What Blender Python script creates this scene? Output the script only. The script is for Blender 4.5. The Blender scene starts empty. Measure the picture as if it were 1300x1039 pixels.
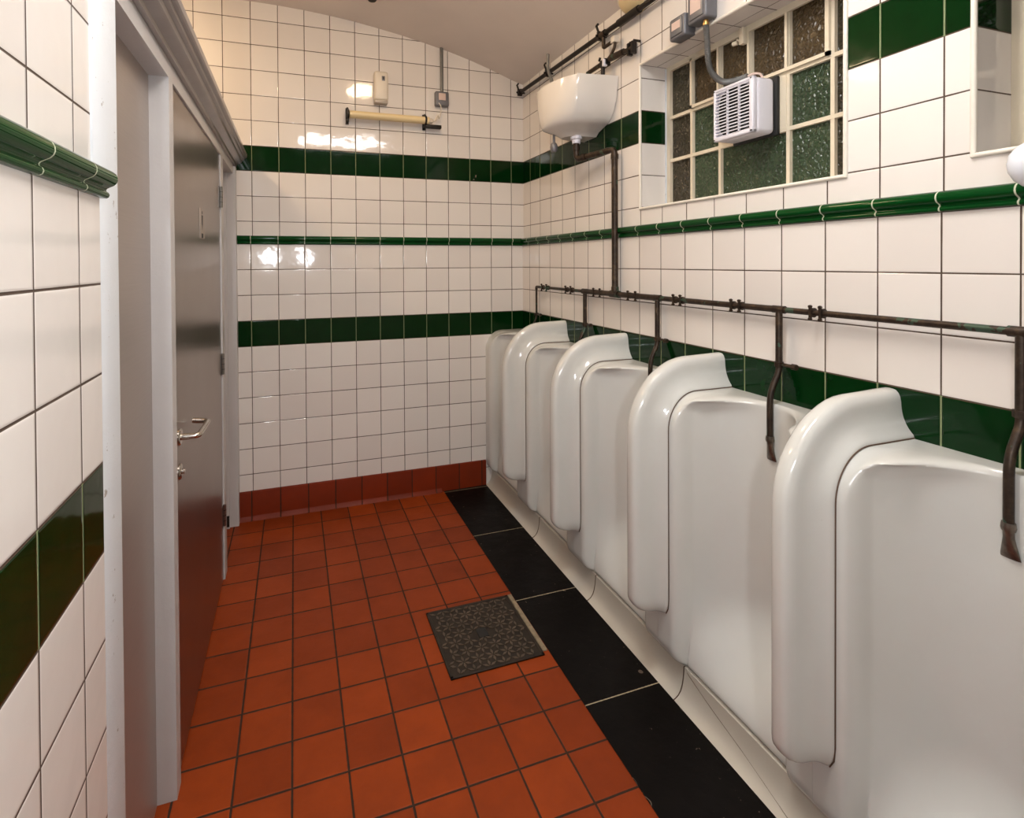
import bpy, bmesh, math, random
from mathutils import Vector, Matrix
random.seed(7)
S = bpy.context.scene
COL = S.collection
PI = math.pi

# ------------------------------------------------------------------ helpers
class M:
    """collects shapes and links them as ONE mesh object"""
    def __init__(s): s.v = []; s.f = []; s.mi = []
    def add(s, vs, fs, mi=0):
        n = len(s.v); s.v += [tuple(v) for v in vs]
        s.f += [tuple(i + n for i in f) for f in fs]; s.mi += [mi] * len(fs)
        return s
    def box(s, x0, x1, y0, y1, z0, z1, mi=0):
        x0, x1 = sorted((x0, x1)); y0, y1 = sorted((y0, y1)); z0, z1 = sorted((z0, z1))
        vs = [(x, y, z) for x in (x0, x1) for y in (y0, y1) for z in (z0, z1)]
        return s.add(vs, [(0, 1, 3, 2), (4, 6, 7, 5), (0, 4, 5, 1), (2, 3, 7, 6), (0, 2, 6, 4), (1, 5, 7, 3)], mi)
    def bbox(s, x0, x1, y0, y1, z0, z1, r, seg=3, mi=0):
        """bevelled box"""
        bm = bmesh.new(); bmesh.ops.create_cube(bm, size=1)
        for v in bm.verts:
            v.co = Vector(((x0 + x1) / 2 + v.co.x * abs(x1 - x0), (y0 + y1) / 2 + v.co.y * abs(y1 - y0), (z0 + z1) / 2 + v.co.z * abs(z1 - z0)))
        bmesh.ops.bevel(bm, geom=bm.edges[:], offset=r, segments=seg, profile=0.5, affect='EDGES', clamp_overlap=True)
        bm.verts.ensure_lookup_table(); bm.verts.index_update()
        s.add([v.co[:] for v in bm.verts], [[v.index for v in f.verts] for f in bm.faces], mi); bm.free(); return s
    def tube(s, pts, r, n=14, caps=True, mi=0):
        """round tube along points; r a number or one per point"""
        P = [Vector(p) for p in pts]; R = r if isinstance(r, (list, tuple)) else [r] * len(P)
        T = []
        for i in range(len(P)):
            a = P[max(0, i - 1)]; b = P[min(len(P) - 1, i + 1)]; t = (b - a)
            T.append(t.normalized() if t.length > 1e-9 else Vector((0, 0, 1)))
        u = T[0].orthogonal().normalized(); vs = []
        for i, p in enumerate(P):
            u = (u - T[i] * u.dot(T[i]))
            u = u.normalized() if u.length > 1e-6 else T[i].orthogonal().normalized()
            w = T[i].cross(u)
            for k in range(n):
                a = 2 * PI * k / n; vs.append(p + R[i] * (math.cos(a) * u + math.sin(a) * w))
        fs = [(i * n + k, i * n + (k + 1) % n, (i + 1) * n + (k + 1) % n, (i + 1) * n + k) for i in range(len(P) - 1) for k in range(n)]
        if caps: fs += [tuple(range(n))[::-1], tuple((len(P) - 1) * n + k for k in range(n))]
        return s.add(vs, fs, mi)
    def lathe(s, prof, origin, axis=(0, 0, 1), n=24, mi=0):
        """prof: (radius, distance along axis)"""
        A = Vector(axis).normalized(); u = A.orthogonal().normalized(); w = A.cross(u); O = Vector(origin); vs = []
        for r, h in prof:
            for k in range(n):
                a = 2 * PI * k / n; vs.append(O + A * h + r * (math.cos(a) * u + math.sin(a) * w))
        fs = [(i * n + k, i * n + (k + 1) % n, (i + 1) * n + (k + 1) % n, (i + 1) * n + k) for i in range(len(prof) - 1) for k in range(n)]
        fs += [tuple(range(n))[::-1], tuple((len(prof) - 1) * n + k for k in range(n))]
        return s.add(vs, fs, mi)
    def loft(s, loops, caps=True, mi=0):
        n = len(loops[0]); vs = [p for l in loops for p in l]
        fs = [(i * n + k, i * n + (k + 1) % n, (i + 1) * n + (k + 1) % n, (i + 1) * n + k) for i in range(len(loops) - 1) for k in range(n)]
        if caps: fs += [tuple(range(n))[::-1], tuple((len(loops) - 1) * n + k for k in range(n))]
        return s.add(vs, fs, mi)
    def grid(s, rows, mi=0):
        n = len(rows[0]); vs = [p for r in rows for p in r]
        return s.add(vs, [(i * n + k, i * n + k + 1, (i + 1) * n + k + 1, (i + 1) * n + k) for i in range(len(rows) - 1) for k in range(n - 1)], mi)
    def prism_y(s, prof, y0, y1, mi=0):
        """closed (x,z) profile extruded along Y"""
        return s.loft([[(x, y0, z) for x, z in prof], [(x, y1, z) for x, z in prof]], True, mi)
    def prism_x(s, prof, x0, x1, mi=0):
        return s.loft([[(x0, y, z) for y, z in prof], [(x1, y, z) for y, z in prof]], True, mi)
    def build(s, name, mat, parent=None, angle=38, smooth=True):
        me = bpy.data.meshes.new(name); me.from_pydata(s.v, [], s.f)
        mats = mat if isinstance(mat, (list, tuple)) else [mat]
        for m in mats: me.materials.append(m)
        for p, i in zip(me.polygons, s.mi): p.material_index = i; p.use_smooth = smooth
        bm = bmesh.new(); bm.from_mesh(me); bmesh.ops.recalc_face_normals(bm, faces=bm.faces[:]); bm.to_mesh(me); bm.free()
        if smooth: me.set_sharp_from_angle(angle=math.radians(angle))
        me.update()
        o = bpy.data.objects.new(name, me); COL.objects.link(o)
        if parent is not None: o.parent = parent; o.matrix_parent_inverse = parent.matrix_world.inverted()
        return o

def tag(o, label=None, cat=None, group=None, kind=None):
    if label: o['label'] = label
    if cat: o['category'] = cat
    if group: o['group'] = group
    if kind: o['kind'] = kind
    return o
def thing(name, label, cat, loc=(0, 0, 0), group=None):
    o = bpy.data.objects.new(name, None); COL.objects.link(o); o.location = loc; o.empty_display_size = .05
    bpy.context.view_layer.update()
    return tag(o, label, cat, group)
def struct(name, m, mat, label, cat, **k):
    return tag(m.build(name, mat, **k), label, cat, kind='structure')
def smooth_path(pts, n=8):
    """Catmull-Rom through points"""
    P = [Vector(p) for p in pts]; Q = [2 * P[0] - P[1]] + P + [2 * P[-1] - P[-2]]; out = []
    for i in range(1, len(Q) - 2):
        for k in range(n):
            t = k / n; a, b, c, d = Q[i - 1:i + 3]
            out.append(0.5 * ((2 * b) + (c - a) * t + (2 * a - 5 * b + 4 * c - d) * t * t + (3 * b - a - 3 * c + d) * t ** 3))
    out.append(P[-1]); return out
def lerp(a, b, t): return a + (b - a) * t
def interp(tab, x):
    if x <= tab[0][0]: return tab[0][1]
    for (a, va), (b, vb) in zip(tab, tab[1:]):
        if x <= b: return lerp(va, vb, (x - a) / (b - a))
    return tab[-1][1]
def bent(pts, r, n=6):
    """polyline with rounded corners"""
    P = [Vector(p) for p in pts]; out = [P[0]]
    for i in range(1, len(P) - 1):
        a = (P[i - 1] - P[i]); b = (P[i + 1] - P[i]); d = min(r, a.length * .49, b.length * .49)
        A = P[i] + a.normalized() * d; B = P[i] + b.normalized() * d
        for k in range(n + 1):
            t = k / n; out.append((1 - t) ** 2 * A + 2 * t * (1 - t) * P[i] + t * t * B)
    out.append(P[-1]); return out

# ------------------------------------------------------------------ materials
def mat(name):
    m = bpy.data.materials.new(name); m.use_nodes = True
    nt = m.node_tree; b = nt.nodes['Principled BSDF']
    return m, nt, b
def srgb(r, g, b):
    f = lambda c: (c / 255 / 12.92) if c / 255 <= .04045 else ((c / 255 + .055) / 1.055) ** 2.4
    return (f(r), f(g), f(b), 1)
class N:
    """tiny node-math wrapper"""
    def __init__(s, nt): s.nt = nt
    def new(s, t, **k):
        n = s.nt.nodes.new(t)
        for a, v in k.items(): setattr(n, a, v)
        return n
    def put(s, sock, v):
        if isinstance(v, bpy.types.NodeSocket): s.nt.links.new(v, sock)
        else: sock.default_value = v
    def m(s, op, a, b=0.0, c=0.0):
        n = s.new('ShaderNodeMath', operation=op); s.put(n.inputs[0], a); s.put(n.inputs[1], b); s.put(n.inputs[2], c); return n.outputs[0]
    def mixc(s, f, a, b):
        n = s.new('ShaderNodeMix', data_type='RGBA'); s.put(n.inputs['Factor'], f); s.put(n.inputs[6], a); s.put(n.inputs[7], b); return n.outputs[2]
    def mixf(s, f, a, b):
        n = s.new('ShaderNodeMix', data_type='FLOAT'); s.put(n.inputs['Factor'], f); s.put(n.inputs[2], a); s.put(n.inputs[3], b); return n.outputs[0]
    def noise(s, scale, detail=3, vec=None, rough=.5):
        n = s.new('ShaderNodeTexNoise'); n.inputs['Scale'].default_value = scale; n.inputs['Detail'].default_value = detail; n.inputs['Roughness'].default_value = rough
        if vec is not None: s.nt.links.new(vec, n.inputs['Vector'])
        return n.outputs['Fac']
    def white(s, a, b, c=0.0):
        v = s.new('ShaderNodeCombineXYZ'); s.put(v.inputs[0], a); s.put(v.inputs[1], b); s.put(v.inputs[2], c)
        n = s.new('ShaderNodeTexWhiteNoise', noise_dimensions='3D'); s.nt.links.new(v.outputs[0], n.inputs['Vector']); return n.outputs['Value']
    def pos(s):
        g = s.new('ShaderNodeNewGeometry'); x = s.new('ShaderNodeSeparateXYZ'); s.nt.links.new(g.outputs['Position'], x.inputs[0])
        y = s.new('ShaderNodeSeparateXYZ'); s.nt.links.new(g.outputs['True Normal'], y.inputs[0])
        return g, x.outputs, y.outputs
    def bump(s, h, dist=.001, strength=1.0, normal=None):
        n = s.new('ShaderNodeBump'); n.inputs['Strength'].default_value = strength; n.inputs['Distance'].default_value = dist
        s.put(n.inputs['Height'], h)
        if normal is not None: s.nt.links.new(normal, n.inputs['Normal'])
        return n.outputs[0]
    def ramp(s, f, stops):
        n = s.new('ShaderNodeValToRGB'); s.put(n.inputs[0], f); e = n.color_ramp.elements
        e[0].position, e[0].color = stops[0]; e[1].position, e[1].color = stops[1]
        for p, c in stops[2:]: x = e.new(p); x.color = c
        return n.outputs[0]

def plain(name, col, rough=.5, metal=0., noise=0., nscale=20, bump=0., coat=0., spec=None, dark=None):
    m, nt, b = mat(name); n = N(nt)
    b.inputs['Roughness'].default_value = rough; b.inputs['Metallic'].default_value = metal
    b.inputs['Coat Weight'].default_value = coat
    if spec is not None: b.inputs['Specular IOR Level'].default_value = spec
    if noise:
        g = n.new('ShaderNodeTexCoord'); f = n.noise(nscale, 4, g.outputs['Object'])
        d = dark or tuple(c * (1 - noise) for c in col[:3]) + (1,)
        r = n.ramp(f, [(.35, d), (.62, col)]); nt.links.new(r, b.inputs['Base Color'])
        if bump: nt.links.new(n.bump(f, bump), b.inputs['Normal'])
    else:
        b.inputs['Base Color'].default_value = col
        if bump:
            g = n.new('ShaderNodeTexCoord'); nt.links.new(n.bump(n.noise(nscale, 3, g.outputs['Object']), bump), b.inputs['Normal'])
    return m

TS = 0.1524
def tiled_wall(name, ylow, yup, xlow, xup, upstep=TS):
    """glazed 6 inch tiles: white with two green courses; grid phases below / above the dado rail"""
    m, nt, b = mat(name); n = N(nt); g, P, NN = n.pos(); x, y, z = P[0], P[1], P[2]
    up = n.m('GREATER_THAN', z, 1.668)
    u_y = n.mixf(up, n.m('DIVIDE', n.m('SUBTRACT', y, ylow), TS), n.m('DIVIDE', n.m('SUBTRACT', y, yup), TS))
    u_x = n.mixf(up, n.m('DIVIDE', n.m('SUBTRACT', x, xlow), TS), n.m('DIVIDE', n.m('SUBTRACT', x, xup), upstep))
    ax = n.m('GREATER_THAN', n.m('ABSOLUTE', NN[0]), .5)          # plane faces X -> run along Y
    u = n.mixf(ax, u_x, u_y)
    v_z = n.mixf(up, n.m('DIVIDE', n.m('SUBTRACT', z, 1.6429), TS), n.m('DIVIDE', n.m('SUBTRACT', z, 1.778), .1497))
    az = n.m('GREATER_THAN', n.m('ABSOLUTE', NN[2]), .5)
    v = n.mixf(az, v_z, n.m('DIVIDE', n.m('ADD', x, .0), .1)); u = n.mixf(az, u, u_y)
    fu = n.m('FRACT', u); fv = n.m('FRACT', v)
    du = n.m('MULTIPLY', n.m('MINIMUM', fu, n.m('SUBTRACT', 1., fu)), TS)
    dv = n.m('MULTIPLY', n.m('MINIMUM', fv, n.m('SUBTRACT', 1., fv)), TS)
    wob = n.m('MULTIPLY', n.m('SUBTRACT', n.noise(9., 2, g.outputs['Position']), .5), .0012)
    d = n.m('ADD', n.m('MINIMUM', du, dv), wob)
    grout = n.m('LESS_THAN', d, .0020)
    fl = n.m('FLOOR', v)
    def between(a, lo, hi): return n.m('MULTIPLY', n.m('GREATER_THAN', a, lo), n.m('LESS_THAN', a, hi))
    glow = n.m('MULTIPLY', between(fl, -4.5, -3.5), n.m('SUBTRACT', 1., up))
    ghi = n.m('MULTIPLY', between(fl, 1.5, 2.5), up)
    green = n.m('MULTIPLY', n.m('MAXIMUM', glow, ghi), n.m('SUBTRACT', 1., az))
    rnd = n.white(n.m('FLOOR', u), fl, up); rnd2 = n.white(fl, n.m('FLOOR', u), 3.)
    white = n.mixc(rnd, srgb(226, 219, 212), srgb(234, 228, 221))
    gr = n.mixc(n.noise(14., 3, g.outputs['Position']), (.0008, .013, .0022, 1), (.0016, .026, .0042, 1))
    base = n.mixc(green, white, gr)
    vline = n.m('MULTIPLY', n.m('LESS_THAN', du, .0035), green)
    gcol = n.mixc(vline, srgb(78, 62, 50), srgb(128, 136, 100))
    col = n.mixc(grout, base, gcol)
    nt.links.new(col, b.inputs['Base Color'])
    nt.links.new(n.mixf(grout, n.mixf(green, .075, .07), .8), b.inputs['Roughness'])
    nt.links.new(n.mixf(green, .5, .22), b.inputs['Specular IOR Level'])
    edge = n.m('SMOOTH_MIN', d, .0042, .003)
    h = n.m('ADD', n.m('MULTIPLY', edge, .30), n.m('MULTIPLY', n.m('SUBTRACT', n.m('MULTIPLY', fu, n.m('SUBTRACT', rnd, .5)), n.m('MULTIPLY', fv, n.m('SUBTRACT', rnd2, .5))), .0011))
    h = n.m('ADD', h, n.m('MULTIPLY', n.noise(11., 2, g.outputs['Position']), .0011))
    nt.links.new(n.bump(h, 1.0), b.inputs['Normal'])
    return m

def rail_mat(name, axis, phase, step=TS):
    m, nt, b = mat(name); n = N(nt); g, P, NN = n.pos()
    u = n.m('DIVIDE', n.m('SUBTRACT', P[axis], phase), step); f = n.m('FRACT', u)
    d = n.m('MULTIPLY', n.m('MINIMUM', f, n.m('SUBTRACT', 1., f)), step)
    j = n.m('LESS_THAN', n.m('ADD', d, n.m('MULTIPLY', n.m('SUBTRACT', n.noise(60., 2), .5), .002)), .0018)
    base = n.mixc(n.noise(40., 3), (.0014, .034, .006, 1), (.003, .062, .011, 1))
    nt.links.new(n.mixc(j, base, srgb(196, 200, 176)), b.inputs['Base Color'])
    nt.links.new(n.mixf(j, .06, .8), b.inputs['Roughness']); b.inputs['Specular IOR Level'].default_value = .2
    return m

def quarry(name, dark=1.0, vertical=False):
    m, nt, b = mat(name); n = N(nt); g, P, NN = n.pos()
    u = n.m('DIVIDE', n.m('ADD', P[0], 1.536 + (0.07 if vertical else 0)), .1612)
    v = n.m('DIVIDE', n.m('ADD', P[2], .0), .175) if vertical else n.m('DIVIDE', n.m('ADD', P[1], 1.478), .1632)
    fu = n.m('FRACT', u); fv = n.m('FRACT', v)
    du = n.m('MULTIPLY', n.m('MINIMUM', fu, n.m('SUBTRACT', 1., fu)), .16)
    dv = n.m('MULTIPLY', n.m('MINIMUM', fv, n.m('SUBTRACT', 1., fv)), .16)
    if vertical: dv = n.m('ADD', dv, 1.)
    d = n.m('ADD', n.m('MINIMUM', du, dv), n.m('MULTIPLY', n.m('SUBTRACT', n.noise(30., 3, g.outputs['Position']), .5), .0022))
    grout = n.m('LESS_THAN', d, .0031)
    rnd = n.white(n.m('FLOOR', u), n.m('FLOOR', v), 1.)
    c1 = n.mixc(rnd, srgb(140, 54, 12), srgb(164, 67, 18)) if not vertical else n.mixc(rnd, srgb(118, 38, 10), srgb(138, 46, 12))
    nz = n.noise(7., 5, g.outputs['Position'], .6)
    c2 = n.mixc(n.m('MULTIPLY', nz, .6), c1, srgb(84, 32, 12))
    nt.links.new(n.mixc(grout, c2, srgb(56, 40, 30)), b.inputs['Base Color'])
    nt.links.new(n.mixf(grout, n.m('ADD', .34, n.m('MULTIPLY', nz, .25)), .9), b.inputs['Roughness'])
    b.inputs['Specular IOR Level'].default_value = .2
    h = n.m('ADD', n.m('MULTIPLY', n.m('SMOOTH_MIN', d, .006, .004), .35), n.m('MULTIPLY', n.noise(60., 4, g.outputs['Position']), .0006))
    nt.links.new(n.bump(h, 1.0), b.inputs['Normal'])
    return m

def ceramic(name, col=(212, 212, 207), stain=.5):
    m, nt, b = mat(name); n = N(nt); tc = n.new('ShaderNodeTexCoord')
    f = n.noise(3.2, 5, tc.outputs['Object'], .6); f2 = n.noise(160., 2, tc.outputs['Object'])
    c = n.mixc(n.m('MULTIPLY', n.m('SUBTRACT', f, .35), stain), srgb(*col), srgb(190, 182, 168))
    sp = n.m('GREATER_THAN', f2, .80)
    c = n.mixc(n.m('MULTIPLY', sp, .35), c, srgb(140, 120, 100))
    nt.links.new(c, b.inputs['Base Color'])
    b.inputs['Roughness'].default_value = .13; b.inputs['Specular IOR Level'].default_value = .5
    b.inputs['Coat Weight'].default_value = .3; b.inputs['Coat Roughness'].default_value = .05
    b.inputs['Subsurface Weight'].default_value = 0
    nt.links.new(n.bump(n.noise(9., 2, tc.outputs['Object']), .0012), b.inputs['Normal'])
    return m

def slab_mat():
    m, nt, b = mat('black slab'); n = N(nt); g, P, NN = n.pos()
    v = n.m('DIVIDE', n.m('ADD', P[1], 1.835), .6); f = n.m('FRACT', v)
    d = n.m('MULTIPLY', n.m('MINIMUM', f, n.m('SUBTRACT', 1., f)), .6)
    j = n.m('LESS_THAN', n.m('ADD', d, n.m('MULTIPLY', n.m('SUBTRACT', n.noise(40., 3), .5), .003)), .0022)
    vec = n.new('ShaderNodeMapping'); vec.inputs['Scale'].default_value = (1, 1, 1); nt.links.new(g.outputs['Position'], vec.inputs[0])
    w = n.new('ShaderNodeTexNoise'); w.inputs['Scale'].default_value = 3.; w.inputs['Detail'].default_value = 2; nt.links.new(vec.outputs[0], w.inputs['Vector'])
    veins = n.m('LESS_THAN', n.m('ABSOLUTE', n.m('SUBTRACT', w.outputs['Fac'], .62)), .0016)
    spots = n.m('MULTIPLY', n.m('GREATER_THAN', n.noise(48., 4, g.outputs['Position'], .7), .68), n.m('GREATER_THAN', n.noise(4., 3, g.outputs['Position']), .5))
    sc = n.m('MULTIPLY', n.m('GREATER_THAN', n.noise(150., 3, g.outputs['Position']), .58), n.m('GREATER_THAN', n.noise(5., 3, g.outputs['Position']), .60))
    base = n.mixc(n.noise(6., 5, g.outputs['Position'], .65), (.0025, .002, .002, 1), (.009, .007, .006, 1))
    k = n.m('MAXIMUM', n.m('MULTIPLY', veins, .7), n.m('MAXIMUM', n.m('MULTIPLY', spots, .8), n.m('MULTIPLY', sc, .0)))
    c = n.mixc(k, base, srgb(120, 105, 92))
    nt.links.new(n.mixc(j, c, srgb(170, 156, 128)), b.inputs['Base Color'])
    nt.links.new(n.m('ADD', .25, n.m('MULTIPLY', n.noise(9., 4, g.outputs['Position']), .3)), b.inputs['Roughness'])
    b.inputs['Specular IOR Level'].default_value = .07
    nt.links.new(n.bump(n.m('SUBTRACT', n.noise(18., 4, g.outputs['Position']), n.m('MULTIPLY', j, .6)), .002), b.inputs['Normal'])
    return m

def pipe_mat():
    m, nt, b = mat('tarnished copper'); n = N(nt); g, P, NN = n.pos()
    f = n.noise(30., 5, g.outputs['Position'], .7); f2 = n.noise(13., 4, g.outputs['Position'], .6)
    c = n.ramp(f, [(.3, srgb(34, 26, 21)), (.55, srgb(62, 50, 40)), (.75, srgb(92, 74, 56))])
    c = n.mixc(n.m('MULTIPLY', n.m('GREATER_THAN', f2, .62), .65), c, srgb(70, 98, 82))
    nt.links.new(c, b.inputs['Base Color'])
    b.inputs['Metallic'].default_value = .55; b.inputs['Roughness'].default_value = .42
    nt.links.new(n.bump(f, .0012), b.inputs['Normal'])
    return m

def steel_mat(name, col, rough, aniso=.6, metal=1.):
    m, nt, b = mat(name); n = N(nt); g, P, NN = n.pos()
    mp = n.new('ShaderNodeMapping'); mp.inputs['Scale'].default_value = (3, 3, 160); nt.links.new(g.outputs['Position'], mp.inputs[0])
    st = n.noise(2., 4, mp.outputs[0], .6); bl = n.noise(2.4, 3, g.outputs['Position'])
    c = n.mixc(st, tuple(v * .86 for v in col[:3]) + (1,), col)
    nt.links.new(c, b.inputs['Base Color']); b.inputs['Metallic'].default_value = metal
    nt.links.new(n.m('ADD', rough - .05, n.m('MULTIPLY', bl, .1)), b.inputs['Roughness'])
    return m

def glass_mat(name, c1, c2):
    """obscured cast glass seen against the dark outside"""
    m, nt, b = mat(name); n = N(nt); g, P, NN = n.pos()
    v = n.new('ShaderNodeTexVoronoi'); v.inputs['Scale'].default_value = 55.; v.feature = 'DISTANCE_TO_EDGE'; nt.links.new(g.outputs['Position'], v.inputs['Vector'])
    f = n.noise(50., 3, g.outputs['Position'], .6)
    c = n.mixc(n.noise(6., 3, g.outputs['Position']), c1, c2)
    nt.links.new(c, b.inputs['Base Color']); b.inputs['Roughness'].default_value = .16
    b.inputs['Transmission Weight'].default_value = .15; b.inputs['IOR'].default_value = 1.45
    nt.links.new(n.bump(n.m('ADD', f, n.m('MULTIPLY', v.outputs['Distance'], 2.)), .006), b.inputs['Normal'])
    return m

def chipped(name, col, under, rough=.4, scale=22, thr=.66):
    """gloss paint with chips and dirt"""
    m, nt, b = mat(name); n = N(nt); g, P, NN = n.pos()
    f = n.noise(scale, 6, g.outputs['Position'], .7); f2 = n.noise(7., 4, g.outputs['Position'])
    c = n.mixc(n.m('GREATER_THAN', f, thr), n.mixc(f2, col, tuple(v * .88 for v in col[:3]) + (1,)), under)
    nt.links.new(c, b.inputs['Base Color']); b.inputs['Roughness'].default_value = rough
    nt.links.new(n.bump(f, .0015), b.inputs['Normal'])
    return m

MT_back = tiled_wall('glazed tiles back wall', 0, 0, -.0829, -.084, .1514)
MT_right = tiled_wall('glazed tiles right wall', -.1152, -.1152, 0, 0)
MT_left = tiled_wall('glazed tiles left wall', -2.455, -2.435, 0, 0)
MT_plain = tiled_wall('glazed tiles far walls', 0, 0, 0, 0)
RL_back = rail_mat('green rail back', 0, -.0829)
RL_right = rail_mat('green rail right', 1, -.1152)
RL_left = rail_mat('green rail left', 1, -2.455)
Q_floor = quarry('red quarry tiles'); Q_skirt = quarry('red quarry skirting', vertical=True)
CER = ceramic('white fireclay'); CER2 = ceramic('fireclay channel', (206, 198, 184), .9)
CERC = ceramic('cistern glaze', (226, 220, 212), .2)
SLAB = slab_mat(); PIPE = pipe_mat()
STEEL = steel_mat('brushed steel door', (.36, .31, .275, 1), .30)
STEELP = steel_mat('brushed steel panel', (.50, .44, .40, 1), .42, metal=.75)
CHROME = plain('satin chrome', (.62, .58, .53, 1), .2, 1.)
HINGE = plain('hinge steel', (.25, .23, .21, 1), .3, 1.)
FRAME = chipped('grey painted frame', srgb(196, 192, 190), srgb(130, 120, 112), .38, 14, .74)
CORN = plain('cornice grey paint', srgb(150, 142, 138), .28, .25, .12, 9)
WPAINT = chipped('white painted plaster', srgb(224, 228, 232), srgb(150, 142, 132), .5, 30, .66)
CREAM = chipped('cream window paint', srgb(226, 214, 190), srgb(150, 132, 106), .42, 26, .70)
CEIL = plain('ceiling distemper', srgb(224, 214, 206), .85, 0, .05, 3, .0015)
EDGE = plain('white edge trim', srgb(236, 229, 216), .3, 0, .06, 12)
GLG = glass_mat('obscured glass green', srgb(46, 62, 44), srgb(66, 84, 58))
GLB = glass_mat('obscured glass brown', srgb(62, 50, 34), srgb(92, 76, 50))
GLR = glass_mat('obscured glass reveal reflection', srgb(48, 34, 26), srgb(66, 66, 48))  # reddish dark tone puts the reveals' reflection into the glass colour
WPL = plain('white plastic', srgb(226, 224, 232), .35, 0, .03, 8)
WPL2 = plain('off white plastic', srgb(222, 212, 196), .35, 0, .04, 10)
BLK = plain('black rubber', (.008, .008, .008, 1), .6)
DARKM = plain('dark iron', (.02, .016, .013, 1), .5, .5, .3, 30)
GREYM = plain('grey switch metal', srgb(112, 112, 116), .42, .3, .1, 20)
GREYP = plain('grey conduit', srgb(120, 120, 118), .35, .5, .1, 20)
BRASS = plain('brass gland', (.45, .28, .10, 1), .35, 1.)
LABEL = plain('paper label', srgb(214, 190, 178), .6)
TUBE = plain('cream enamelled tube', srgb(228, 206, 158), .35, 0, .06, 8)
IRON = plain('cast iron cover', (.028, .018, .011, 1), .6, .2, .45, 22, .002)
IRON2 = plain('cast iron raised', (.120, .085, .058, 1), .5, .25, .4, 14, .001)
MORTAR = plain('pale mortar', srgb(150, 134, 108), .85, 0, .3, 50)
SEAL = plain('brown stained joint', srgb(92, 70, 54), .7)
SPREAD = plain('worn chrome spreader', (.22, .19, .16, 1), .3, .9, .4, 60)
GLOBE = plain('white globe plastic', srgb(228, 232, 240), .25)
OUT = plain('dark foliage and brick outside', (.03, .04, .02, 1), .9, 0, .6, 4)
def emit(name, col, st):
    m, nt, b = mat(name); b.inputs['Base Color'].default_value = (.8, .8, .8, 1)
    b.inputs['Emission Color'].default_value = col; b.inputs['Emission Strength'].default_value = st; return m
WARM = (1.0, .72, .44, 1); NEUT = (1.0, .975, .95, 1)

# ------------------------------------------------------------------ shell
RZ0, RZ1 = 1.643, 1.694
ceil_pts = [(-3.30, 2.79), (-3.0, 2.88), (-2.7, 2.95), (-2.4, 3.01), (-2.1, 3.055), (-1.9, 3.075), (-1.748, 3.08), (-1.596, 3.078), (-1.446, 3.072), (-1.293, 3.06), (-1.144, 3.045), (-.992, 3.022), (-.838, 2.997), (-.686, 2.967), (-.54, 2.935), (-.388, 2.895), (-.234, 2.848), (-.086, 2.795), (.012, 2.765), (.20, 2.69)]
YF = -4.5
m = M(); m.prism_y(ceil_pts + [(.2, 3.25), (-3.3, 3.25)], .02, YF, 0)
struct('ceiling', m, CEIL, 'curved plastered ceiling sloping down towards the urinal wall', 'ceiling')
m = M(); m.box(-3.3, .2, YF, .1, -.1, 0)
struct('floor', m, Q_floor, 'red quarry tile floor with dark joints', 'floor')
m = M(); m.box(-.587, -.286, -3.9, -.012, -.02, .003)
struct('trim_1', m, SLAB, 'band of black polished floor slabs along the urinal channel', 'floor slab')
m = M(); m.box(-3.3, .2, 0, .12, 0, 3.2)
struct('wall_back', m, MT_back, 'back wall of white glazed tiles with two green courses', 'wall')
# right wall: lower part in front, upper part 8 mm back with two window openings
W1 = (-2.306, -1.333, 1.77, 2.436); W2 = (-3.62, -2.615, 1.77, 2.436)
m = M(); m.box(0, .4, YF, .05, 0, RZ1 - .01)
ys = [YF, W2[0], W2[1], W1[0], W1[1], .05]; zs = [RZ1 - .01, 1.77, 2.436, 2.9]
for i in range(5):
    for k in range(3):
        if k == 1 and i in (1, 3): continue
        m.box(.008, .4, ys[i], ys[i + 1], zs[k], zs[k + 1])
struct('wall_right', m, MT_right, 'right wall of white glazed tiles with green courses and window openings', 'wall', smooth=False)
# left wall (near, tiled end of the entrance wall)
m = M(); m.box(-2.0, -1.829, YF, -2.361, 0, RZ1 - .016); m.box(-2.0, -1.841, YF, -2.308, RZ1 - .016, 3.1)
struct('wall_left', m, MT_left, 'near left wall of white glazed tiles with a green course', 'wall', smooth=False)
m = M(); m.box(-3.3, .4, YF, YF - .1, 0, 3.2)
struct('wall_front', m, MT_plain, 'tiled wall behind the camera', 'wall')
m = M(); m.box(-3.4, -3.3, YF, .1, 0, 3.2)
struct('wall_cubicle_rear', m, MT_plain, 'tiled wall behind the cubicles', 'wall')
# skirting on the back wall: quarry tiles with rounded top
sk = [(.0, .0), (-.012, .0), (-.012, .162), (-.010, .169), (-.005, .172), (0, .172)]
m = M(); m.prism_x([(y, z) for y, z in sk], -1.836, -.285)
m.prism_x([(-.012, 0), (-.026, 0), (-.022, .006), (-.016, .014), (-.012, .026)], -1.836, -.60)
struct('baseboard_back', m, Q_skirt, 'red quarry tile skirting along the back wall', 'skirting')
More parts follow.
